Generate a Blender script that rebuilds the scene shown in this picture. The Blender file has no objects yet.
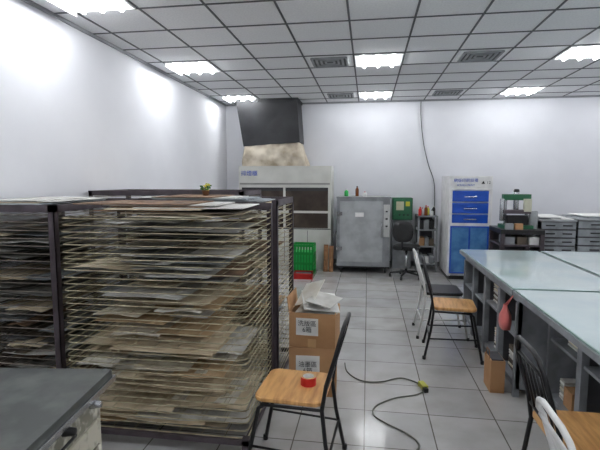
import bpy, math, random
from mathutils import Vector, Matrix
random.seed(7)
scene = bpy.context.scene
try:
    scene.view_settings.view_transform = 'Standard'
except Exception: pass

# ---------------------------------------------------------------- materials
def lin(c):
    return tuple(((v/255)/12.92 if v/255 <= .04045 else ((v/255+.055)/1.055)**2.4) for v in c)
MATS = {}
def mat(name, col, rough=.6, metal=0.0, col2=None, scale=8, contrast=(.4,.65), bump=0, emit=0, coat=0, alpha=None, stretch=None):
    if name in MATS: return MATS[name]
    m = bpy.data.materials.new(name); m.use_nodes = True
    nt = m.node_tree; b = nt.nodes['Principled BSDF']
    b.inputs['Roughness'].default_value = rough
    b.inputs['Metallic'].default_value = metal
    c = lin(col)
    if col2 is None: col2 = tuple(max(0, v*.93) for v in col)
    tc = nt.nodes.new('ShaderNodeTexCoord')
    mp = nt.nodes.new('ShaderNodeMapping')
    nt.links.new(tc.outputs['Object'], mp.inputs['Vector'])
    if stretch: mp.inputs['Scale'].default_value = stretch
    nz = nt.nodes.new('ShaderNodeTexNoise'); nz.inputs['Scale'].default_value = scale
    nz.inputs['Detail'].default_value = 5
    nt.links.new(mp.outputs['Vector'], nz.inputs['Vector'])
    rp = nt.nodes.new('ShaderNodeValToRGB')
    rp.color_ramp.elements[0].position = contrast[0]; rp.color_ramp.elements[1].position = contrast[1]
    rp.color_ramp.elements[0].color = (*c, 1); rp.color_ramp.elements[1].color = (*lin(col2), 1)
    nt.links.new(nz.outputs['Fac'], rp.inputs['Fac'])
    nt.links.new(rp.outputs['Color'], b.inputs['Base Color'])
    if bump:
        bp = nt.nodes.new('ShaderNodeBump'); bp.inputs['Strength'].default_value = bump
        bp.inputs['Distance'].default_value = .01
        nt.links.new(nz.outputs['Fac'], bp.inputs['Height']); nt.links.new(bp.outputs['Normal'], b.inputs['Normal'])
    if emit:
        b.inputs['Emission Color'].default_value = (*c, 1); b.inputs['Emission Strength'].default_value = emit
    if coat: b.inputs['Coat Weight'].default_value = coat
    MATS[name] = m
    return m

def floor_mat():
    m = bpy.data.materials.new('floor_tiles'); m.use_nodes = True
    nt = m.node_tree; b = nt.nodes['Principled BSDF']
    tc = nt.nodes.new('ShaderNodeTexCoord')
    br = nt.nodes.new('ShaderNodeTexBrick')
    br.offset = 0; br.squash = 1
    br.inputs['Scale'].default_value = 1
    br.inputs['Brick Width'].default_value = .42; br.inputs['Row Height'].default_value = .42
    br.inputs['Mortar Size'].default_value = .004; br.inputs['Mortar Smooth'].default_value = .1
    br.inputs['Color1'].default_value = (*lin((196,195,193)), 1)
    br.inputs['Color2'].default_value = (*lin((184,184,184)), 1)
    br.inputs['Mortar'].default_value = (*lin((108,104,98)), 1)
    nt.links.new(tc.outputs['Object'], br.inputs['Vector'])
    nz = nt.nodes.new('ShaderNodeTexNoise'); nz.inputs['Scale'].default_value = 3.5; nz.inputs['Detail'].default_value = 6
    nt.links.new(tc.outputs['Object'], nz.inputs['Vector'])
    rp = nt.nodes.new('ShaderNodeValToRGB')
    rp.color_ramp.elements[0].position = .3; rp.color_ramp.elements[0].color = (.8,.78,.75,1)
    rp.color_ramp.elements[1].position = .6; rp.color_ramp.elements[1].color = (1,1,1,1)
    nt.links.new(nz.outputs['Fac'], rp.inputs['Fac'])
    mx = nt.nodes.new('ShaderNodeMix'); mx.data_type = 'RGBA'; mx.blend_type = 'MULTIPLY'
    mx.inputs['Factor'].default_value = 1
    nt.links.new(br.outputs['Color'], mx.inputs['A']); nt.links.new(rp.outputs['Color'], mx.inputs['B'])
    nt.links.new(mx.outputs['Result'], b.inputs['Base Color'])
    b.inputs['Roughness'].default_value = .15
    return m

# ---------------------------------------------------------------- mesh builder
class M:
    def __init__(s, name):
        s.name = name; s.v = []; s.f = []; s.mi = []; s.sm = []; s.mats = []
    def m(s, mt):
        if mt not in s.mats: s.mats.append(mt)
        return s.mats.index(mt)
    def add(s, vs, fs, mt, smooth=False, xf=None):
        o = len(s.v)
        for p in vs:
            p = Vector(p)
            s.v.append(tuple(xf @ p if xf else p))
        k = s.m(mt)
        for f in fs:
            s.f.append(tuple(i+o for i in f)); s.mi.append(k); s.sm.append(smooth)
    def bb(s, x0,x1,y0,y1,z0,z1, mt, xf=None):
        vs = [(x0,y0,z0),(x1,y0,z0),(x1,y1,z0),(x0,y1,z0),(x0,y0,z1),(x1,y0,z1),(x1,y1,z1),(x0,y1,z1)]
        fs = [(0,3,2,1),(4,5,6,7),(0,1,5,4),(1,2,6,5),(2,3,7,6),(3,0,4,7)]
        s.add(vs, fs, mt, xf=xf)
    def box(s, c, d, mt, rz=0, rx=0, ry=0):
        xf = Matrix.Translation(c) @ Matrix.Rotation(rz,4,'Z') @ Matrix.Rotation(rx,4,'X') @ Matrix.Rotation(ry,4,'Y')
        s.bb(-d[0]/2,d[0]/2,-d[1]/2,d[1]/2,-d[2]/2,d[2]/2, mt, xf)
    def tube(s, pts, r, mt, n=8, closed=False, smooth=True):
        pts = [Vector(p) for p in pts]; N = len(pts); vs = []; fs = []
        prev = None
        for i, p in enumerate(pts):
            if closed: t = pts[(i+1)%N]-pts[i-1]
            else: t = pts[min(i+1,N-1)]-pts[max(i-1,0)]
            t.normalize()
            if prev is None:
                a = Vector((0,0,1)) if abs(t.z) < .9 else Vector((1,0,0))
                u = t.cross(a).normalized()
            else:
                u = (prev - t*prev.dot(t)).normalized()
            w = t.cross(u); prev = u
            rr = r[i] if isinstance(r,(list,tuple)) else r
            for k in range(n):
                an = 2*math.pi*(k+.5)/n
                vs.append(p + (u*math.cos(an)+w*math.sin(an))*rr)
        for i in range(N if closed else N-1):
            j = (i+1)%N
            for k in range(n):
                fs.append((i*n+k, i*n+(k+1)%n, j*n+(k+1)%n, j*n+k))
        if not closed:
            fs.append(tuple(range(n))[::-1]); fs.append(tuple((N-1)*n+k for k in range(n)))
        s.add(vs, fs, mt, smooth)
    def rod(s, a, b, r, mt, n=4):
        s.tube([a,b], r, mt, n, smooth=(n>5))
    def lathe(s, c, prof, mt, n=16, smooth=True):
        vs=[];fs=[]
        for (r,z) in prof:
            for k in range(n):
                an=2*math.pi*k/n; vs.append((c[0]+r*math.cos(an), c[1]+r*math.sin(an), c[2]+z))
        for i in range(len(prof)-1):
            for k in range(n):
                fs.append((i*n+k, i*n+(k+1)%n, (i+1)*n+(k+1)%n, (i+1)*n+k))
        fs.append(tuple(range(n))[::-1]); fs.append(tuple((len(prof)-1)*n+k for k in range(n)))
        s.add(vs,fs,mt,smooth)
    def sheet(s, c, w, d, mt, rz=0, curl=.006, nx=5, ny=4, th=.0012):
        ph=random.uniform(0,6); cu=random.uniform(.2,1)*curl
        vs=[];fs=[]
        for t in (0,1):
            for j in range(ny+1):
                for i in range(nx+1):
                    x=(i/nx-.5); y=(j/ny-.5)
                    z=cu*(math.sin(x*7+ph)*.5+.5)*(.3+abs(y)*1.2)+t*th
                    vs.append((x*w,y*d,z))
        q=(nx+1)*(ny+1)
        for j in range(ny):
            for i in range(nx):
                a=j*(nx+1)+i
                fs.append((a,a+nx+1,a+nx+2,a+1)); fs.append((q+a,q+a+1,q+a+nx+2,q+a+nx+1))
        for i in range(nx):
            fs.append((i,i+1,q+i+1,q+i))
        for j in range(ny):
            a=j*(nx+1)+nx; fs.append((a,a+nx+1,q+a+nx+1,q+a))
            a=j*(nx+1); fs.append((a+nx+1,a,q+a,q+a+nx+1))
        s.add(vs,fs,mt,False,Matrix.Translation(c)@Matrix.Rotation(rz,4,'Z'))
    def done(s, bevel=0, loc=None, rz=0):
        me = bpy.data.meshes.new(s.name)
        me.from_pydata(s.v, [], s.f)
        for mt in s.mats: me.materials.append(mt)
        me.polygons.foreach_set('material_index', s.mi)
        me.polygons.foreach_set('use_smooth', s.sm)
        me.update()
        o = bpy.data.objects.new(s.name, me); scene.collection.objects.link(o)
        if bevel:
            b = o.modifiers.new('bevel','BEVEL'); b.width = bevel; b.segments = 2
            b.limit_method='ANGLE'; b.angle_limit=math.radians(50)
        if loc: o.location = loc
        o.rotation_euler.z = rz
        return o

def text(body, loc, size, mt, parent, rot=(math.pi/2,0,0), name='label_text'):
    cu = bpy.data.curves.new(name,'FONT'); cu.body = body; cu.size = size
    cu.align_x='CENTER'; cu.align_y='CENTER'; cu.extrude=.0005
    o = bpy.data.objects.new(name,cu); scene.collection.objects.link(o)
    o.location = loc; o.rotation_euler = rot; cu.materials.append(mt)
    o.parent = parent
    return o

# ---------------------------------------------------------------- palette
wall_m = mat('wall_paint',(227,228,233),.75,col2=(223,224,229),scale=2)
ceil_m = mat('ceiling_tile',(231,232,234),.85,col2=(221,222,225),scale=60)
grid_m = mat('ceiling_grid_metal',(84,86,90),.6)
tube_m = mat('lamp_tube',(250,252,254),.5,emit=46)
troff_m = mat('lamp_reflector',(238,239,240),.35)
steel_d = mat('dark_angle_steel',(84,76,82),.5,.2,col2=(66,58,62))
wire_m = mat('rack_wire',(196,188,158),.45,.2,col2=(136,126,102),scale=14)
wire2_m = mat('rack_wire_dark',(136,128,118),.5,.2,col2=(92,86,78),scale=14)
black_m = mat('black_metal',(26,26,28),.35,.3)
blackp_m = mat('black_plastic',(22,22,24),.5)
seat_m = mat('seat_wood',(216,166,106),.4,col2=(174,122,68),scale=5,stretch=(1,8,1),contrast=(.4,.7))
white_m = mat('white_enamel',(230,230,229),.4)
paper_w = mat('paper_white',(238,238,235),.8)
papers = [mat('paper_cream',(236,230,212),.85,col2=(218,206,184),scale=9),
          mat('paper_beige',(228,214,188),.85,col2=(200,182,152),scale=7),
          mat('paper_tan',(214,188,150),.85,col2=(184,154,118),scale=7),
          mat('paper_grey',(216,216,212),.85,col2=(186,184,178),scale=7),
          mat('paper_bluegrey',(166,174,180),.85,col2=(126,128,130),scale=9),
          mat('paper_ivory',(240,238,230),.85,col2=(222,216,202),scale=9),
          mat('paper_brown',(136,106,80),.85,col2=(90,70,56),scale=9),
          mat('paper_darkgrey',(110,110,108),.85,col2=(146,144,136),scale=9)]
board_m = mat('dark_board',(78,70,64),.7,col2=(118,106,90),scale=6)
card_m = mat('cardboard',(180,138,98),.8,col2=(164,122,82),scale=4)
tape_m = mat('packing_tape',(196,156,110),.3)
ink_m = mat('ink_black',(30,30,34),.7)
greypaint = mat('grey_paint',(150,154,157),.5,col2=(124,127,129),scale=5)
tablegrey = mat('table_grey_wood',(136,140,145),.6,col2=(108,111,115),scale=6)
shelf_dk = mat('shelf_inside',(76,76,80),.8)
glass_top = mat('table_glass_top',(190,205,205),.1,col2=(178,197,200),scale=2.5,coat=.4)
glass_edge = mat('table_glass_edge',(130,160,152),.3)
blue_m = mat('cabinet_blue',(14,74,178),.35)
bluegl = mat('blue_glass_door',(86,136,184),.15,col2=(60,106,160),scale=5)
seam_m = mat('dark_seam',(50,50,52),.7)
green_m = mat('green_plastic',(20,150,62),.45)
green_d = mat('green_metal',(30,92,60),.45)
red_m = mat('red_plastic',(200,34,32),.45)
yel_m = mat('yellow_plastic',(215,205,60),.45)
cab_m = mat('hood_cabinet',(214,214,208),.5,col2=(200,200,193),scale=3)
brown_gl = mat('hood_window',(64,56,52),.2,col2=(86,76,68),scale=3)
cloth_m = mat('canvas_duct',(214,204,186),.85,col2=(178,164,142),scale=6,bump=.4)
duct_m = mat('duct_black',(31,32,35),.55,col2=(44,45,48),scale=5)
chrome = mat('steel_handle',(190,192,195),.25,.9)
pressbed = mat('work_top_dark',(56,60,58),.45,col2=(92,96,92),scale=7,contrast=(.45,.75))
splat = mat('paint_splattered',(180,176,160),.6,col2=(84,84,72),scale=22,contrast=(.48,.75))
splat2 = mat('paint_splattered_panel',(124,122,108),.6,col2=(210,208,194),scale=30,contrast=(.45,.7))
wood_m = mat('plank_wood',(160,112,72),.6,col2=(120,82,50),scale=6,stretch=(1,1,8))

H=2.95; XL=-2.65; XR=5.2; YB=8.3; YF=-2.6
# ---------------------------------------------------------------- room shell
o=M('floor'); o.bb(XL-.1,XR+.1,YF-.1,YB+.1,-.1,0,floor_mat()); o.done()
o=M('wall_left'); o.bb(XL-.1,XL,YF-.1,YB+.1,0,H,wall_m); o.done()
o=M('wall_right'); o.bb(XR,XR+.1,YF-.1,YB+.1,0,H,wall_m); o.done()
o=M('wall_back'); o.bb(XL,XR,YB,YB+.1,0,H,wall_m); o.done()
o=M('wall_front'); o.bb(XL,XR,YF-.1,YF,0,H,wall_m); o.done()
TX=.565; TY=.54; CX=.1; CY=7.65
o=M('ceiling'); o.bb(XL-.1,XR+.1,YF-.1,YB+.1,H,H+.1,ceil_m)
for i in range(-10,12):
    x=CX+(i+.5)*TX
    if XL<x<XR: o.bb(x-.009,x+.009,YF,YB,H-.006,H,grid_m)
for j in range(-3,22):
    y=CY-(j+.5)*TY
    if YF<y<YB: o.bb(XL,XR,y-.009,y+.009,H-.007,H-.001,grid_m)
o.done()
o=M('trim_cornice'); o.bb(XL,XR,YB-.02,YB,H-.03,H,mat('trim_grey',(150,152,156),.6)); o.bb(XL,XL+.02,YF,YB-.02,H-.03,H,MATS['trim_grey']); o.done()
o=M('baseboard_back'); o.bb(XL,XR,YB-.012,YB,0,.08,mat('baseboard_grey',(120,122,124),.6)); o.done()
o=M('baseboard_left'); o.bb(XL,XL+.012,YF,YB-.012,0,.08,MATS['baseboard_grey']); o.done()

for j in (0,4,8,12,16):
    for i in (-4,0,4,8):
        cx=CX+i*TX; cy=CY-j*TY
        if cx-.2<XL: continue
        o=M('ceiling_light_fixture')
        hx=TX/2-.02; hy=TY/2-.02
        o.bb(-hx,hx,-hy,hy,-.004,0,troff_m)
        for sx in (-1,1):
            lip=-.05 if (i==-4 and sx==-1) else -.014  # wall-side lip made deeper, added only to cut light scallops on left wall
            o.bb(sx*hx-.008,sx*hx+.008,-hy,hy,lip,-.003,troff_m)
            o.bb(-hx+.009,hx-.009,sx*hy-.008,sx*hy+.008,-.014,-.003,troff_m)
        for k in (-1,0,1):
            o.tube([(k*.165,-hy+.03,-.026),(k*.165,hy-.03,-.026)],.017,tube_m,8)
        for k in range(-3,4):
            o.bb(-hx+.01,hx-.01,k*.065-.002,k*.065+.002,-.012,-.004,troff_m)
        o.done(loc=(cx,cy,H-.0005))
for (i,j) in ((-1,0),(2,0),(-1,4),(2,4),(-1,8),(2,8)):
    o=M('ceiling_air_vent'); h=.2
    vm=mat('vent_dark',(70,72,74),.6)
    o.bb(-h-.04,h+.04,-h-.04,h+.04,-.006,0,troff_m)
    o.bb(-h,h,-h,h,-.009,-.006,vm)
    for k in range(4):
        r=h-.05*k
        for sx in (-1,1):
            o.bb(sx*r-.012,sx*r+.012,-r,r,-.022+.002*k,-.008,greypaint)
            o.bb(-r,r,sx*r-.012,sx*r+.012,-.022+.002*k,-.008,greypaint)
    o.done(loc=(CX+i*TX,CY-j*TY,H-.0005))

# ---------------------------------------------------------------- drying racks
def rack(x0,x1,y0,y1,zt,ns,wm,posts,seed,fill=.85,zb=.1,pal=None,topstack=True,ncross=8,wr=.0034,paltop=None):
    random.seed(seed)
    o=M('print_drying_rack')
    px={'fl':(x0,y0),'fr':(x1,y0),'bl':(x0,y1),'br':(x1,y1)}
    for k in ('fl','fr','bl','br'):
        X,Y=px[k]
        sx=1 if 'l' in k else -1; sy=1 if 'f' in k else -1
        if k in posts:
            o.bb(min(X,X+sx*.04),max(X,X+sx*.04),min(Y,Y+sy*.006),max(Y,Y+sy*.006),0,zt,steel_d)
            o.bb(min(X,X+sx*.006),max(X,X+sx*.006),min(Y,Y+sy*.04),max(Y,Y+sy*.04),0,zt,steel_d)
        else:
            o.bb(min(X,X+sx*.04),max(X,X+sx*.04),min(Y,Y+sy*.04),max(Y,Y+sy*.04),0,zb,steel_d)
    for z in (zb-.04,):
        o.bb(x0,x1,y0,y0+.03,z,z+.03,steel_d); o.bb(x0,x1,y1-.03,y1,z,z+.03,steel_d)
        o.bb(x0,x0+.03,y0,y1,z,z+.03,steel_d); o.bb(x1-.03,x1,y0,y1,z,z+.03,steel_d)
    o.bb(x0,x1,y1-.008,y1,zt-.045,zt,steel_d)
    if 'fl' in posts or 'fr' in posts:
        if 'fl' in posts: o.bb(x0,x1,y0,y0+.008,zt-.045,zt,steel_d)
        o.bb(x0,x0+.008,y0,y1,zt-.045,zt,steel_d); o.bb(x1-.008,x1,y0,y1,zt-.045,zt,steel_d)
    ztop=zt-.06
    dz=(ztop-zb)/ns
    w=x1-x0
    for i in range(ns+1):
        z=zb+dz*i
        sag=random.uniform(-.005,.005)
        sl=random.uniform(-.003,.003)
        a=x0+.012; b=x1-.012; f=y0+.012+random.uniform(0,.012); g=y1-.02
        zf=z+sag
        o.tube([(a,g,z),(a,f+.03,zf+sl),(a+.01,f+.008,zf+sl),(a+.03,f,zf+sl),(b-.03,f,zf-sl),(b-.01,f+.008,zf-sl),(b,f+.03,zf-sl),(b,g,z)],wr,wm,4,smooth=False)
        o.rod((a,g-.01,z),(b,g-.01,z),.0035,wm)
        o.rod((a,(f+g)/2,(z+zf)/2-.003),(b,(f+g)/2,(z+zf)/2-.003),.002,wm)
        for k in range(1,ncross):
            x=a+(b-a)*k/ncross
            o.rod((x,f,zf),(x,g,z),.0016,wm)
        o.rod((b,g,z),(b,g,z+dz*.5),.003,wm)
        P=pal or papers
        if paltop and i>ns*.62 and random.random()<.6: P=paltop
        if random.random()<fill:
            nst=random.choice((1,2,2,3,3))
            for q in range(nst):
                pw=random.uniform(.25,.85)*w*.75; pd=random.uniform(.5,.85)*(g-f)
                cx=x0+w*.5+random.uniform(-.5,.5)*(w-pw-.06)
                cy=f+pd/2+random.choice((.0,.01,.05,.1))+random.uniform(.003,.03)
                if cy+pd/2>g-.02: cy=g-.02-pd/2
                o.sheet((cx,cy,max(z,zf)+.0055+.004*q),pw,pd,random.choice(P),random.uniform(-.06,.06),curl=min(.016,dz*.4))
    if topstack:
        zz=ztop+.022
        for q in range(9):
            pw=random.uniform(.4,.65)*w; pd=random.uniform(.6,.75)*(y1-y0)
            cx=(x0+x1)/2+random.uniform(-.16,.16)*w
            o.box((cx,(y0+y1)/2+random.uniform(-.03,.03),zz),(pw,pd,.005),random.choice([board_m,papers[6],papers[3],papers[1],papers[4]]),rz=random.uniform(-.06,.06))
            zz+=.0065
    return o.done()

lightpal=[papers[0],papers[0],papers[1],papers[1],papers[2],papers[3],papers[5],papers[5],papers[5],papers[1]]
toppal=[papers[7],papers[4],papers[6],papers[3],papers[3],papers[1]]
rack(-1.76,-.64,2.32,3.0,1.395,32,wire_m,('bl','br'),3,fill=.92,pal=lightpal,wr=.0036,paltop=toppal)
rack(-1.76,-.62,3.06,3.76,1.41,31,wire_m,('fr','bl','br'),5)
rack(-2.6,-1.86,2.44,3.5,1.40,26,wire2_m,('fl','fr','bl','br'),9,fill=.97,pal=[papers[4],papers[7],papers[3],papers[6],papers[1],papers[7],board_m])
rack(-2.6,-1.1,3.9,4.6,1.45,26,wire2_m,('fl','fr','bl','br'),11,fill=.9,topstack=False)

o=M('artificial_flower_pot')
o.lathe((0,0,0),[(.022,0),(.03,.035),(.033,.04),(.03,.036)],mat('pot_brown',(120,80,50),.7),12)
random.seed(4)
for k in range(22):
    a=random.uniform(0,6.28); r=random.uniform(.01,.045); z=random.uniform(.045,.1)
    mt=random.choice([mat('leaf_green',(60,110,50),.7),MATS['leaf_green'],yel_m,red_m])
    o.rod((0,0,.03),(r*math.cos(a),r*math.sin(a),z),.002,MATS['leaf_green'])
    o.box((r*math.cos(a),r*math.sin(a),z),(.022,.016,.01),mt,rz=a,rx=random.uniform(-.6,.6))
o.done(loc=(-1.28,3.45,1.4275))

# ---------------------------------------------------------------- bottom-left work cabinet (origin at its far right corner)
o=M('flat_file_cabinet')
def B(x0,x1,y0,y1,z0,z1,mt): o.bb(x0+1.015,x1+1.015,y0-1.6,y1-1.6,z0,z1,mt)
B(-2.35,-1.015,.35,1.6,.765,.8,pressbed)
B(-2.36,-1.005,.34,1.61,.75,.772,chrome)
B(-2.30,-1.05,.4,1.56,.08,.75,splat)
for k in range(6):
    z=.12+k*.105
    B(-1.05,-1.038,.43,.96,z,z+.095,splat if k%2 else splat2); B(-1.05,-1.038,.99,1.53,z,z+.095,splat2 if k%2 else splat)
    for y in (.7,1.26):
        y-=1.6
        o.tube([(-.023,y-.05,z+.05),(.005,y-.045,z+.05),(.005,y+.045,z+.05),(-.023,y+.05,z+.05)],.006,black_m,6)
for k in range(5):
    y=.72+k*.18-1.6
    o.tube([(-.01,y,.735),(.03,y,.735)],[.018,.012],black_m if k%2 else chrome,10)
for x in (-2.27,-1.11):
    for y in (.42,1.5): B(x,x+.05,y,y+.05,0,.08,black_m)
o.done(.003,loc=(-1.0,1.6,0),rz=math.radians(7))

# ---------------------------------------------------------------- chairs
def rounded_seat(o,cx,cy,z,w,d,th,mt,n=6,r=.05):
    vs=[];fs=[]
    pts=[]
    for (sx,sy,a0) in ((1,1,0),(-1,1,90),(-1,-1,180),(1,-1,270)):
        for k in range(n+1):
            a=math.radians(a0+90*k/n)
            pts.append((cx+sx*(w/2-r)+r*math.cos(a),cy+sy*(d/2-r)+r*math.sin(a)))
    N=len(pts)
    for (zz,s) in ((z,.97),(z+th*.2,1),(z+th*.8,1),(z+th,.97)):
        for p in pts: vs.append((cx+(p[0]-cx)*s,cy+(p[1]-cy)*s,zz))
    for l in range(3):
        for k in range(N): fs.append((l*N+k,l*N+(k+1)%N,(l+1)*N+(k+1)%N,(l+1)*N+k))
    fs.append(tuple(range(N))[::-1]); fs.append(tuple(3*N+k for k in range(N)))
    o.add(vs,fs,mt)
def chair(name,loc,rz,fm,sm,top=.84,seat_w=.38):
    o=M(name); r=.011
    W=.175
    left=[(-.205,.235,0),(-.185,.185,.25),(-W,.165,.42),(-W,.185,.55),(-W,.23,.70),(-W+.01,.25,top-.06),(-W+.04,.26,top-.018),(-W+.09,.265,top)]
    right=[(-p[0],p[1],p[2]) for p in left][::-1]
    o.tube(left+right,r,fm,8)
    o.tube([(-.2,-.24,0),(-.185,-.19,.25),(-.18,-.16,.40),(-.165,-.12,.425),(.165,-.12,.425),(.18,-.16,.40),(.185,-.19,.25),(.2,-.24,0)],r,fm,8)
    for s in (-1,1):
        o.tube([(s*.178,-.15,.42),(s*.175,.165,.42)],.009,fm,6)
        o.tube([(s*.19,-.2,.2),(s*.19,.2,.18)],.007,fm,6)
    o.tube([(-.19,.2,.18),(.19,.2,.18)],.007,fm,6)
    o.tube([(-W,.175,.5),(W,.175,.5)],.008,fm,6)
    zt=top-.09
    o.tube([(-W,.24,zt),(W,.24,zt)],.008,fm,6)
    for x in (-.11,-.055,0,.055,.11):
        o.tube([(x,.175,.5),(x,.2,.6),(x,.24,zt)],.006,fm,6)
    for (x,y) in ((-.205,.235),(.205,.235),(-.2,-.24),(.2,-.24)):
        o.lathe((x,y,0),[(.015,0),(.015,.025),(.012,.03)],blackp_m,8)
    rounded_seat(o,0,-.01,.432,seat_w,.36,.028,sm)
    return o.done(loc=loc,rz=rz)
chair('dining_chair',(-.36,2.29,0),math.radians(-94),black_m,seat_m,seat_w=.36)
chair('dining_chair',(.76,4.08,0),math.radians(84),black_m,seat_m,seat_w=.36,top=.86)
chair('dining_chair',(.955,2.02,0),math.radians(90),black_m,seat_m)
chair('metal_chair',(.74,4.62,0),math.radians(90),white_m,blackp_m,top=.84)
chair('metal_chair',(.87,1.5,0),math.radians(88),white_m,white_m,top=.79)

o=M('tape_roll')
R=.042; r=.03
vs=[];n=28
for (rr,z) in ((r,0),(R,0),(R,.045),(r,.045)):
    for k in range(n): a=2*math.pi*k/n; vs.append((rr*math.cos(a),rr*math.sin(a),z))
o.add(vs,[(n+k,n+(k+1)%n,2*n+(k+1)%n,2*n+k) for k in range(n)],red_m,True)
o.add(vs,[(2*n+k,2*n+(k+1)%n,3*n+(k+1)%n,3*n+k) for k in range(n)],tape_m)
o.add(vs,[(3*n+k,3*n+(k+1)%n,(k+1)%n,k) for k in range(n)],paper_w,True)
o.add(vs,[(k,(k+1)%n,n+(k+1)%n,n+k) for k in range(n)],tape_m)
o.done(loc=(-.30,2.30,.4605))

# ---------------------------------------------------------------- cardboard boxes
def carton(loc,w,d,h,rz,open_=False,txt=''):
    o=M('cardboard_box')
    t=.005
    o.bb(-w/2,w/2,-d/2,-d/2+t,0,h,card_m); o.bb(-w/2,w/2,d/2-t,d/2,0,h,card_m)
    o.bb(-w/2,-w/2+t,-d/2+t,d/2-t,0,h,card_m); o.bb(w/2-t,w/2,-d/2+t,d/2-t,0,h,card_m)
    o.bb(-w/2+t,w/2-t,-d/2+t,d/2-t,0,t,card_m)
    if open_:
        o.box((-w/2-.008,0,h+.055),(t,d,.11),card_m,ry=-.12)
        random.seed(2)
        for k in range(8):
            o.sheet((random.uniform(-.01,.03),random.uniform(-.02,.02),h-.06+.008*k),w*.8,d*.8,random.choice([paper_w,papers[5],papers[3]]),random.uniform(-.1,.1),curl=.01)
        # flat white boards leaning across the open top
        o.box((.03,.02,h+.045),(.26,.3,.006),paper_w,rz=.25,ry=.12,rx=.2)
        o.box((-.05,.05,h+.10),(.17,.26,.005),papers[5],rz=-.2,ry=-.35,rx=.45)
        o.box((.07,-.04,h+.075),(.2,.22,.005),papers[3],rz=-.3,ry=.15,rx=.1)
    else:
        o.bb(-w/2,w/2,-d/2,-.001,h,h+.004,card_m); o.bb(-w/2,w/2,.001,d/2,h,h+.004,card_m)
        o.bb(-w/2,w/2,-.025,.025,h+.004,h+.005,tape_m)
    o.bb(-w/2+.05,w/2-.12,-d/2-.001,-d/2,h*.35,h*.85,paper_w)
    o.bb(-.03,.03,-d/2-.0008,-d/2,0,h*.25,tape_m)
    ob=o.done(loc=loc,rz=rz)
    text(txt,(-.035,-d/2-.0022,h*.6),.045,ink_m,ob)
    return ob
carton((-.38,3.23,0),.34,.3,.355,math.radians(3),False,'油墨區\n6箱')
carton((-.37,3.23,.3615),.33,.3,.25,math.radians(-3),True,'洗版區\n6箱')

# ---------------------------------------------------------------- floor cable
def smooth_path(pts,n=6):
    P=[Vector(p) for p in pts]; out=[]
    for i in range(len(P)-1):
        p0=P[max(i-1,0)];p1=P[i];p2=P[i+1];p3=P[min(i+2,len(P)-1)]
        for k in range(n):
            t=k/n
            out.append(.5*((2*p1)+(-p0+p2)*t+(2*p0-5*p1+4*p2-p3)*t*t+(-p0+3*p1-3*p2+p3)*t**3))
    out.append(P[-1]); return out
o=M('extension_cord')
cm=mat('cord_grey',(104,106,96),.5)
z=.006
o.tube(smooth_path([(-.17,3.7,z),(-.14,3.52,z),(-.03,3.38,z),(.12,3.38,z),(.27,3.47,z),(.38,3.42,z),(.42,3.36,z)]),.0055,cm,6)
o.tube(smooth_path([(.44,3.28,z),(.36,3.2,z),(.21,3.13,z),(.08,3.0,z),(.06,2.88,z),(.14,2.78,z),(.26,2.68,z),(.32,2.56,z),(.24,2.4,z),(.3,2.2,z)]),.0055,cm,6)
o.box((.43,3.33,.02),(.04,.09,.035),mat('plug_yellow',(190,190,70),.5),rz=.3)
o.box((.44,3.27,.017),(.03,.04,.028),blackp_m,rz=.3)
o.done()

# ---------------------------------------------------------------- right work tables
def worktable(x0,x1,y0,y1,seed,rec=.06):
    random.seed(seed)
    o=M('glass_top_worktable')
    o.bb(x0,x1,y0,y1,.755,.79,tablegrey)
    o.bb(x0+.01,x1-.01,y0+.01,y1-.01,.79,.798,glass_edge)
    o.bb(x0+.014,x1-.014,y0+.014,y1-.014,.798,.8,glass_top)
    a=x0+rec;b=x1-.04;c=y0+.03;d=y1-.03
    o.bb(a,b,c,d,.69,.755,tablegrey)
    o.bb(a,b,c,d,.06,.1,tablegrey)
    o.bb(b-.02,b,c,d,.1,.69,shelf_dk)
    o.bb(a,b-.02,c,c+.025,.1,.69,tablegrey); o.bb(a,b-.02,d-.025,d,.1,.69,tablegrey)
    n=4; L=(d-c)/n
    for k in range(n+1):
        y=c+L*k; y0_=max(c,y-.03); y1_=min(d,y+.03)
        o.bb(a-.012,a+.03,y0_,y1_,0,.69,tablegrey)
        o.bb(b-.03,b+.003,y0_,y1_,0,.1,tablegrey)
        if 0<k<n: o.bb(a+.03,b-.02,y-.01,y+.01,.1,.69,shelf_dk)
    for k in range(n):
        ya=c+L*k+.03; yb=c+L*(k+1)-.03
        zm=.42+random.choice((0,.0,.05))
        o.bb(a,b-.02,ya,yb,zm,zm+.02,tablegrey)
        for (zb,zt) in ((.1,zm),(zm+.02,.69)):
            y=ya+.02
            while y<yb-.1:
                w=random.uniform(.07,.18); h=random.uniform(.3,.85)*(zt-zb)
                if y+w>yb-.01: break
                t=random.random()
                dep=random.uniform(.03,.12)
                mt=random.choice([card_m,paper_w,papers[3],papers[1],shelf_dk,greypaint,board_m,tablegrey,papers[4],card_m])
                if t<.3:
                    o.lathe((a+dep+.05,y+w/2,zb),[(w*.42,0),(w*.42,h*.75),(w*.2,h*.9),(w*.2,h)],mt,12)
                elif t<.6:
                    for q in range(int(h/.02)):
                        o.box((a+.18,y+w/2,zb+.009+q*.02),(.26,w*random.uniform(.8,.96),.012),random.choice([paper_w,papers[0],papers[3],board_m]),rz=random.uniform(-.04,.04))
                else: o.bb(a+dep,a+dep+.25,y,y+w*.94,zb,zb+h,mt)
                y+=w+.02
    return o.done(.002)
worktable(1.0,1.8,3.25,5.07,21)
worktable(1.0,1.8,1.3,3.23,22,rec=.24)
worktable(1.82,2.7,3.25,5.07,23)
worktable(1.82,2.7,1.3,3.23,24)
o=M('red_plastic_bag')
vs=[];fs=[];n=8
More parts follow.
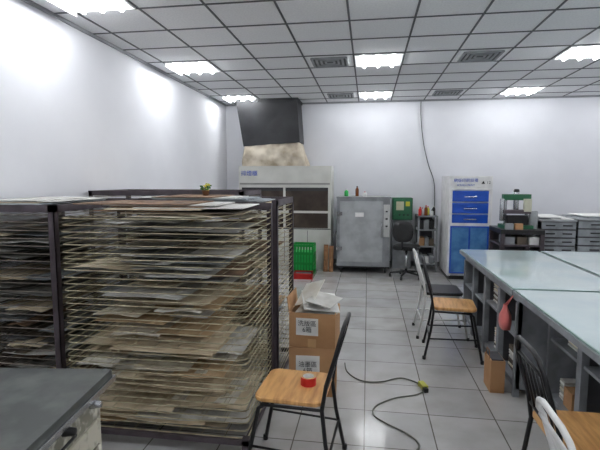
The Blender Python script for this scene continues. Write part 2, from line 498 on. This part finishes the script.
for j,(z,w) in enumerate(((.0,.05),(.05,.065),(.1,.055),(.14,.03),(.17,.02))):
    for k in range(n):
        a=2*math.pi*k/n; q=1+.2*math.sin(k*3+j)
        vs.append((w*.6*math.cos(a)*q,w*math.sin(a)*q,z))
for j in range(4):
    for k in range(n): fs.append((j*n+k,j*n+(k+1)%n,(j+1)*n+(k+1)%n,(j+1)*n+k))
fs.append(tuple(range(n))[::-1])
o.add(vs,fs,mat('red_bag',(206,110,106),.4),True)
o.tube([(0,-.02,.16),(.045,0,.23),(0,.02,.16)],.004,MATS['red_bag'],6)
o.done(loc=(.948,3.2,.53))
o=M('paper_bag')
o.box((0,0,.12),(.1,.18,.24),card_m); o.box((0,0,.245),(.08,.16,.01),shelf_dk)
o.tube([(-.05,-.05,.24),(-.05,-.03,.3),(-.05,.03,.3),(-.05,.05,.24)],.003,wood_m,5)
o.done(loc=(.955,3.42,0))

# ---------------------------------------------------------------- fume hood cabinet + duct
o=M('fume_hood_cabinet')
x0,x1,yf,zt=-2.24,-.62,7.68,1.79
o.bb(x0,x1,yf+.03,YB-.03,.0,zt,cab_m)
o.bb(x0,x1,yf,yf+.03,1.42,zt,cab_m)
o.bb(x0+.02,x1-.02,yf-.006,yf,1.47,1.5,mat('header_strip',(150,150,146),.4))
o.bb(x0,x0+.05,yf,yf+.03,.0,1.42,cab_m); o.bb(x1-.05,x1,yf,yf+.03,0,1.42,cab_m)
o.bb(x0+.05,x1-.05,yf,yf+.03,0,.72,cab_m)
o.bb(x0+.05,x1-.05,yf+.015,yf+.03,.72,1.42,brown_gl)
o.bb((x0+x1)/2-.02,(x0+x1)/2+.02,yf+.005,yf+.03,.72,1.42,cab_m)
o.bb(x0+.05,x1-.05,yf+.002,yf+.015,.98,1.02,cab_m)
o.bb(x0+.05,x1-.05,yf+.008,yf+.015,1.36,1.42,seam_m)
for k in (1,2,3):
    xx=x0+(x1-x0)*k/4; o.bb(xx-.004,xx+.004,yf-.002,yf,.1,.68,seam_m)
o.bb(x0+.0,x1,yf-.003,yf,.70,.715,seam_m)
for xx in (-1.55,-1.3): o.bb(xx-.04,xx+.04,yf-.03,yf-.0,.75,.77,chrome)
ob=o.done(.004)
text('排煙櫃',(-2.05,yf-.004,1.66),.1,mat('label_blue',(30,80,190),.5),ob)

o=M('exhaust_duct')
vs=[(-2.30,7.75,H-.003),(-1.22,7.75,H-.003),(-1.22,8.28,H-.003),(-2.30,8.28,H-.003),(-2.18,7.8,2.14),(-1.17,7.75,2.2),(-1.17,8.28,2.2),(-2.18,8.28,2.14)]
o.add(vs,[(0,1,2,3),(7,6,5,4),(4,5,1,0),(5,6,2,1),(6,7,3,2),(7,4,0,3)],duct_m)
o.bb(-2.32,-1.2,7.74,8.28,H-.05,H-.004,duct_m)
N=60;L=8
vs=[];fs=[]
def ringpt(x0,x1,y0,y1,t):
    per=2*((x1-x0)+(y1-y0)); s=t*per; w=x1-x0; d=y1-y0
    if s<w: return (x0+s,y0)
    s-=w
    if s<d: return (x1,y0+s)
    s-=d
    if s<w: return (x1-s,y1)
    return (x0,y1-(s-w))
for l in range(L+1):
    t=l/L
    for k in range(N):
        a=ringpt(-2.16,-1.19,7.8,8.25,k/N); b=ringpt(-2.2,-1.05,7.76,8.25,k/N)
        x=a[0]*(1-t)+b[0]*t; y=a[1]*(1-t)+b[1]*t
        wv=.018*math.sin(k*1.1+l*.9)+.012*math.sin(k*.5-l*1.1)
        belly=-.06*math.sin(t*math.pi)
        ztop=2.14+.06*(a[0]+2.18)/1.0
        z=ztop*(1-t)+1.795*t + (.012*math.sin(k*1.3) if 0<l<L else 0)
        vs.append((x,min(y+wv+belly*0.6,8.27),z))
for l in range(L):
    for k in range(N): fs.append((l*N+k,(l+1)*N+k,(l+1)*N+(k+1)%N,l*N+(k+1)%N))
o.add(vs,fs,cloth_m,True)
o.done()

# ---------------------------------------------------------------- crates, planks
def crate(loc,w,d,h,mt,rz=0,fillp=False):
    o=M('plastic_crate')
    t=.008
    o.bb(-w/2,w/2,-d/2,d/2,0,t,mt)
    for z in (t,h*.33,h*.66,h-.04):
        hh=.04
        if z+hh>h: hh=h-z
        o.bb(-w/2,w/2,-d/2,-d/2+t,z,z+hh,mt); o.bb(-w/2,w/2,d/2-t,d/2,z,z+hh,mt)
        o.bb(-w/2,-w/2+t,-d/2+t,d/2-t,z,z+hh,mt); o.bb(w/2-t,w/2,-d/2+t,d/2-t,z,z+hh,mt)
    n=7
    for k in range(n+1):
        x=-w/2+.012+(w-.024)*k/n
        for y in (-d/2+t/2,d/2-t/2): o.bb(x-.012,x+.012,y-t/2,y+t/2,0,h,mt)
    for k in range(6):
        y=-d/2+.01+(d-.02)*k/5
        for x in (-w/2+t/2,w/2-t/2): o.bb(x-t/2,x+t/2,y-.01,y+.01,0,h,mt)
    o.bb(-w/2-.01,w/2+.01,-d/2-.01,-d/2,h-.02,h,mt)
    if fillp: o.bb(-w/2+.03,w/2-.03,-d/2+.03,d/2-.03,t,h*.75,fillp)
    return o.done(loc=loc,rz=rz)
crate((-1.04,7.36,0),.36,.3,.5,green_m,-.04,mat('green_fill',(40,190,90),.6))
crate((-1.0,7.0,0),.3,.26,.09,red_m,.05,shelf_dk)
o=M('wooden_planks')
for k,(x,l,rx) in enumerate(((-.69,.46,-.2),(-.6,.44,-.24))):
    o.box((x,7.55+.0,l/2*math.cos(rx)+.003),(.075,.018,l),wood_m,rx=rx)
o.done(.002)

# ---------------------------------------------------------------- grey drying oven
o=M('drying_oven')
x0,x1,y0,y1,zb,zt=-.5,.37,7.42,8.1,.12,1.25
o.bb(x0,x1,y0+.03,y1,zb,zt,greypaint)
o.bb(x0+.05,x1-.12,y0,y0+.032,zb+.08,zt-.05,mat('oven_door',(172,176,178),.45,col2=(152,155,156),scale=5))
o.bb(x0+.1,x1-.17,y0-.006,y0,zb+.14,zt-.12,MATS['oven_door'])
o.bb(x0-.01,x1+.01,y0+.02,y1+.01,zt,zt+.025,greypaint)
o.bb(x1-.11,x1-.01,y0+.01,y0+.03,zb+.5,zt-.1,mat('oven_panel',(200,202,200),.4))
for k in range(3): o.lathe((x1-.06,y0+.01,.8+.12*k),[(.018,-.012),(.018,.012)],black_m,10)
for z in (.42,1.0):
    o.bb(x0+.0,x0+.09,y0-.02,y0+.02,z-.03,z+.03,chrome)
o.tube([(x0+.0,y0-.02,.7),(x0-.04,y0-.05,.7),(x0-.04,y0-.05,.62)],.01,chrome,8)
o.tube([(x1-.14,y0-.0,.62),(x1-.14,y0-.05,.62),(x1-.14,y0-.05,.86),(x1-.14,y0-.0,.86)],.012,chrome,8)
o.bb(-.2,-.06,y0-.009,y0-.005,.95,1.02,paper_w)
o.bb(x0,x1,y0+.05,y1,zb-.03,zb,black_m)
for x in (x0+.07,x1-.07):
    for y in (y0+.12,y1-.08):
        o.tube([(x-.015,y,.045),(x+.015,y,.045)],.045,black_m,14)
        o.bb(x-.025,x+.025,y-.025,y+.025,.07,.1,chrome)
o.done(.006)

def bottle(loc,r,h,mt,capm):
    o=M('bottle')
    o.lathe((0,0,0),[(r*.95,0),(r,.01),(r,h*.65),(r*.8,h*.75),(r*.35,h*.84),(r*.35,h*.88)],mt,14)
    o.lathe((0,0,h*.86),[(r*.42,0),(r*.42,h*.14)],capm,12)
    return o.done(loc=loc)
zz=1.2755
amber=mat('amber',(120,60,20),.2)
bottle((-.36,7.7,zz),.035,.12,green_m,white_m)
bottle((-.18,7.75,zz),.03,.17,amber,black_m)
bottle((-.05,7.7,zz),.035,.08,white_m,red_m)

o=M('green_electrical_box')
o.bb(.44,.76,8.0,8.28,.0,.86,greypaint)
o.bb(.43,.77,7.96,8.28,.861,1.24,green_d)
o.bb(.45,.75,7.95,7.96,.88,1.22,mat('green_face',(46,112,76),.4))
o.bb(.49,.62,7.945,7.95,1.03,1.18,mat('face_cream',(210,210,180),.5))
o.bb(.65,.72,7.945,7.95,1.1,1.18,yel_m)
for k in range(3): o.lathe((.55+.07*k,7.94,.95),[(.016,-.01),(.016,.01)],black_m,8)
o.done(.004)

# ---------------------------------------------------------------- office chair
o=M('office_chair')
for k in range(5):
    a=2*math.pi*k/5+.3
    e=(.25*math.cos(a),.25*math.sin(a),.07)
    o.tube([(0,0,.1),e],[.022,.014],blackp_m,8)
    o.tube([(e[0]-.012,e[1],.03),(e[0]+.012,e[1],.03)],.03,blackp_m,10)
    o.rod((e[0],e[1],.03),e,.008,blackp_m,6)
o.tube([(0,0,.09),(0,0,.46)],.022,chrome,10)
rounded_seat(o,0,0,.46,.38,.38,.06,blackp_m,r=.1)
o.tube([(0,.15,.46),(0,.25,.5),(0,.26,.75)],.015,blackp_m,8)
vs=[];fs=[]
nx,nz=8,6
for t in (0,1):
    for j in range(nz+1):
        for i in range(nx+1):
            u=i/nx*2-1;w=j/nz*2-1
            sx=.16*(1-.12*w*w); vs.append((u*sx*(1-.15*abs(w)**3),.24-.04*u*u+t*.04,.76+w*.16*(1-.15*abs(u)**3)))
q=(nx+1)*(nz+1)
for j in range(nz):
    for i in range(nx):
        a=j*(nx+1)+i; fs.append((a,a+1,a+nx+2,a+nx+1)); fs.append((q+a,q+a+nx+1,q+a+nx+2,q+a+1))
for i in range(nx):
    fs.append((i+1,i,q+i,q+i+1)); b=nz*(nx+1)+i; fs.append((b,b+1,q+b+1,q+b))
for j in range(nz):
    a=j*(nx+1); fs.append((a,a+nx+1,q+a+nx+1,q+a)); b=a+nx; fs.append((b+nx+1,b,q+b,q+b+nx+1))
o.add(vs,fs,blackp_m,True)
o.done(loc=(.62,7.25,0),rz=math.radians(160))

# ---------------------------------------------------------------- metal shelf
o=M('metal_shelf')
x0,x1,y0,y1=.84,1.17,7.75,8.25
for x in (x0,x1-.03):
    for y in (y0,y1-.03): o.bb(x,x+.03,y,y+.03,0,.95,greypaint)
for z in (.12,.42,.7,.93): o.bb(x0,x1,y0,y1,z,z+.02,greypaint)
o.bb(x0+.03,x1-.03,y1-.02,y1-.01,.1,.93,shelf_dk)
random.seed(12)
for z in (.14,.44,.72):
    x=x0+.035
    while x<x1-.1:
        w=random.uniform(.06,.1); h=random.uniform(.08,.17)
        o.bb(x,x+w,y0+.05,y0+.3,z,z+h,random.choice([blackp_m,board_m,paper_w,greypaint,card_m,greypaint])); x+=w+.01
o.done(.002)
cols=[red_m,white_m,amber,yel_m,white_m,blackp_m]
random.seed(5)
for k in range(6):
    bottle((.88+.048*k+.0,7.82+.13*(k%2),.9505),.028,random.uniform(.1,.18),cols[k%6],random.choice([white_m,black_m,red_m]))

o=M('wall_cable')
o.tube(smooth_path([(.9,8.29,2.94),(.9,8.285,2.7),(.93,8.285,2.4),(.98,8.285,2.1),(1.06,8.285,1.8),(1.16,8.285,1.5),(1.18,8.285,1.0),(1.18,8.285,.3)]),.006,black_m,6)
o.done()

# ---------------------------------------------------------------- blue / white cabinet
o=M('screen_storage_cabinet')
x0,x1,y0,y1=1.24,1.87,7.2,7.95
zt=1.61
o.bb(x0,x1,y0+.03,y1,.06,zt,white_m)
o.bb(x0,x1,y0,y0+.03,1.40,zt,white_m)
for (za,zb_) in ((1.22,1.385),(1.04,1.2),):
    o.bb(x0+.05,x1-.05,y0-.004,y0+.03,za,zb_,blue_m)
    o.bb(x0+.22,x1-.22,y0-.02,y0-.004,(za+zb_)/2-.015,(za+zb_)/2,chrome)
o.bb(x0+.05,x1-.05,y0+.0,y0+.03,.89,1.02,blue_m)
o.bb(x0+.22,x1-.22,y0-.012,y0,.94,.955,chrome)
o.bb(x0,x0+.05,y0,y0+.03,.06,1.40,white_m); o.bb(x1-.05,x1,y0,y0+.03,.06,1.40,white_m)
o.bb(x0+.05,x1-.05,y0+.005,y0+.03,.83,.89,white_m)
o.bb(x0+.03,x1-.03,y0-.006,y0+.03,.12,.84,bluegl)
for x in (x0+.03,(x0+x1)/2-.012,x1-.055):
    o.bb(x,x+.025,y0-.014,y0-.004,.1,.84,blue_m)
for z in (.1,.82): o.bb(x0+.03,x1-.03,y0-.014,y0-.004,z,z+.025,blue_m)
o.bb(x0+.03,x1-.03,y0+.02,y1,.0,.06,blackp_m)
ob=o.done(.004)
text('網版印刷設備',(x0+.24,y0-.002,1.54),.06,MATS['label_blue'],ob)
text('SCREEN PRINT',(x0+.24,y0-.002,1.47),.04,MATS['label_blue'],ob)
text('▲ 12',(x0+.53,y0-.006,1.51),.06,ink_m,ob)

# ---------------------------------------------------------------- press on cabinet
o=M('printing_press')
x0,x1,y0,y1=1.74,2.28,6.2,6.8
o.bb(x0,x1,y0,y1,.84,.9,blackp_m)
for x in (x0,x1-.05):
    for y in (y0,y1-.05): o.bb(x,x+.05,y,y+.05,0,.84,steel_d)
for z in (.2,.5,.68): o.bb(x0,x1,y0,y1,z,z+.02,steel_d)
o.bb(x0+.02,x1-.02,y1-.02,y1-.01,.05,.84,shelf_dk)
for k in range(3): o.bb(x0+.07+.15*k,x0+.19+.15*k,y0+.05,y0+.35,.7,.8,[greypaint,board_m,paper_w][k])
px0,px1,py=1.85,2.12,6.45
pm=(px0+px1)/2
o.bb(px0-.05,px1+.05,py-.15,py+.15,.9,.95,green_d)
for x in (px0,px1): o.tube([(x,py,.95),(x,py,1.36)],.02,chrome,10)
o.bb(px0-.04,px1+.04,py-.05,py+.05,1.28,1.36,green_d)
o.tube([(pm,py,1.12),(pm,py,1.4)],.035,chrome,12)
o.bb(px0-.03,px1+.03,py-.09,py+.09,1.1,1.15,steel_d)
o.lathe((pm,py,1.38),[(.03,0),(.04,.02),(.03,.05)],black_m,12)
o.tube([(px0-.05,py-.03,1.0),(px0-.05,py-.03,1.3)],.03,chrome,12)
o.bb(px1-.06,px1+.03,py-.11,py-.05,1.13,1.3,mat('press_label',(200,200,180),.5))
o.bb(px0-.0,px1,py-.08,py-.02,.95,1.08,black_m)
o.lathe((px1+.075,py-.05,.9),[(.055,0),(.055,.22),(.05,.24)],greypaint,14)
for k in range(2): o.bb(1.8+.12*k,1.9+.12*k,py-.22,py-.17,.9,.98,[greypaint,card_m,black_m][k])
o.done(.003)

# ---------------------------------------------------------------- stacked flat files right back
def stack(x0,x1,y0,y1,zt,n):
    o=M('flat_file_drawers')
    o.bb(x0,x1,y0+.02,y1,0.06,zt,shelf_dk)
    dz=(zt-.08)/n
    o.bb(x0-.01,x1+.01,y0-.01,y1,zt,zt+.02,greypaint)
    for k in range(n):
        z=.08+dz*k
        o.bb(x0,x1,y0,y0+.02,z+.012,z+dz-.01,mat('drawer_grey',(134,140,144),.45,col2=(114,119,122)))
        o.bb(x0,x0+.02,y0+.02,y1,z+.012,z+dz-.006,greypaint)
        for f in (.25,.75):
            xx=x0+(x1-x0)*f
            o.bb(xx-.06,xx+.06,y0-.012,y0,z+dz*.45,z+dz*.6,black_m)
    for x in (x0,x1-.05):
        for y in (y0+.02,y1-.05): o.bb(x,x+.05,y,y+.05,0,.06,black_m)
    random.seed(int(x0*10))
    z=zt+.02
    for q in range(3):
        o.box(((x0+x1)/2+random.uniform(-.1,.1),(y0+y1)/2,z+.006),((x1-x0)*.7,(y1-y0)*.7,.01),random.choice([papers[4],paper_w,greypaint]),rz=random.uniform(-.05,.05)); z+=.013
    return o.done(.002)
stack(2.38,2.82,6.6,7.4,.98,8)
stack(2.85,3.7,6.6,7.4,1.0,8)

# ---------------------------------------------------------------- world + camera
w=bpy.data.worlds.new('world'); scene.world=w; w.use_nodes=True
w.node_tree.nodes['Background'].inputs[0].default_value=(.8,.85,.9,1)
w.node_tree.nodes['Background'].inputs[1].default_value=.3
cd=bpy.data.cameras.new('camera'); cd.lens=27; cd.sensor_width=36; cd.clip_start=.05
cam=bpy.data.objects.new('camera',cd); scene.collection.objects.link(cam)
cam.location=(0,0,1.55)
cam.rotation_euler=(math.radians(90-5.71),0,math.radians(8.55))
scene.camera=cam
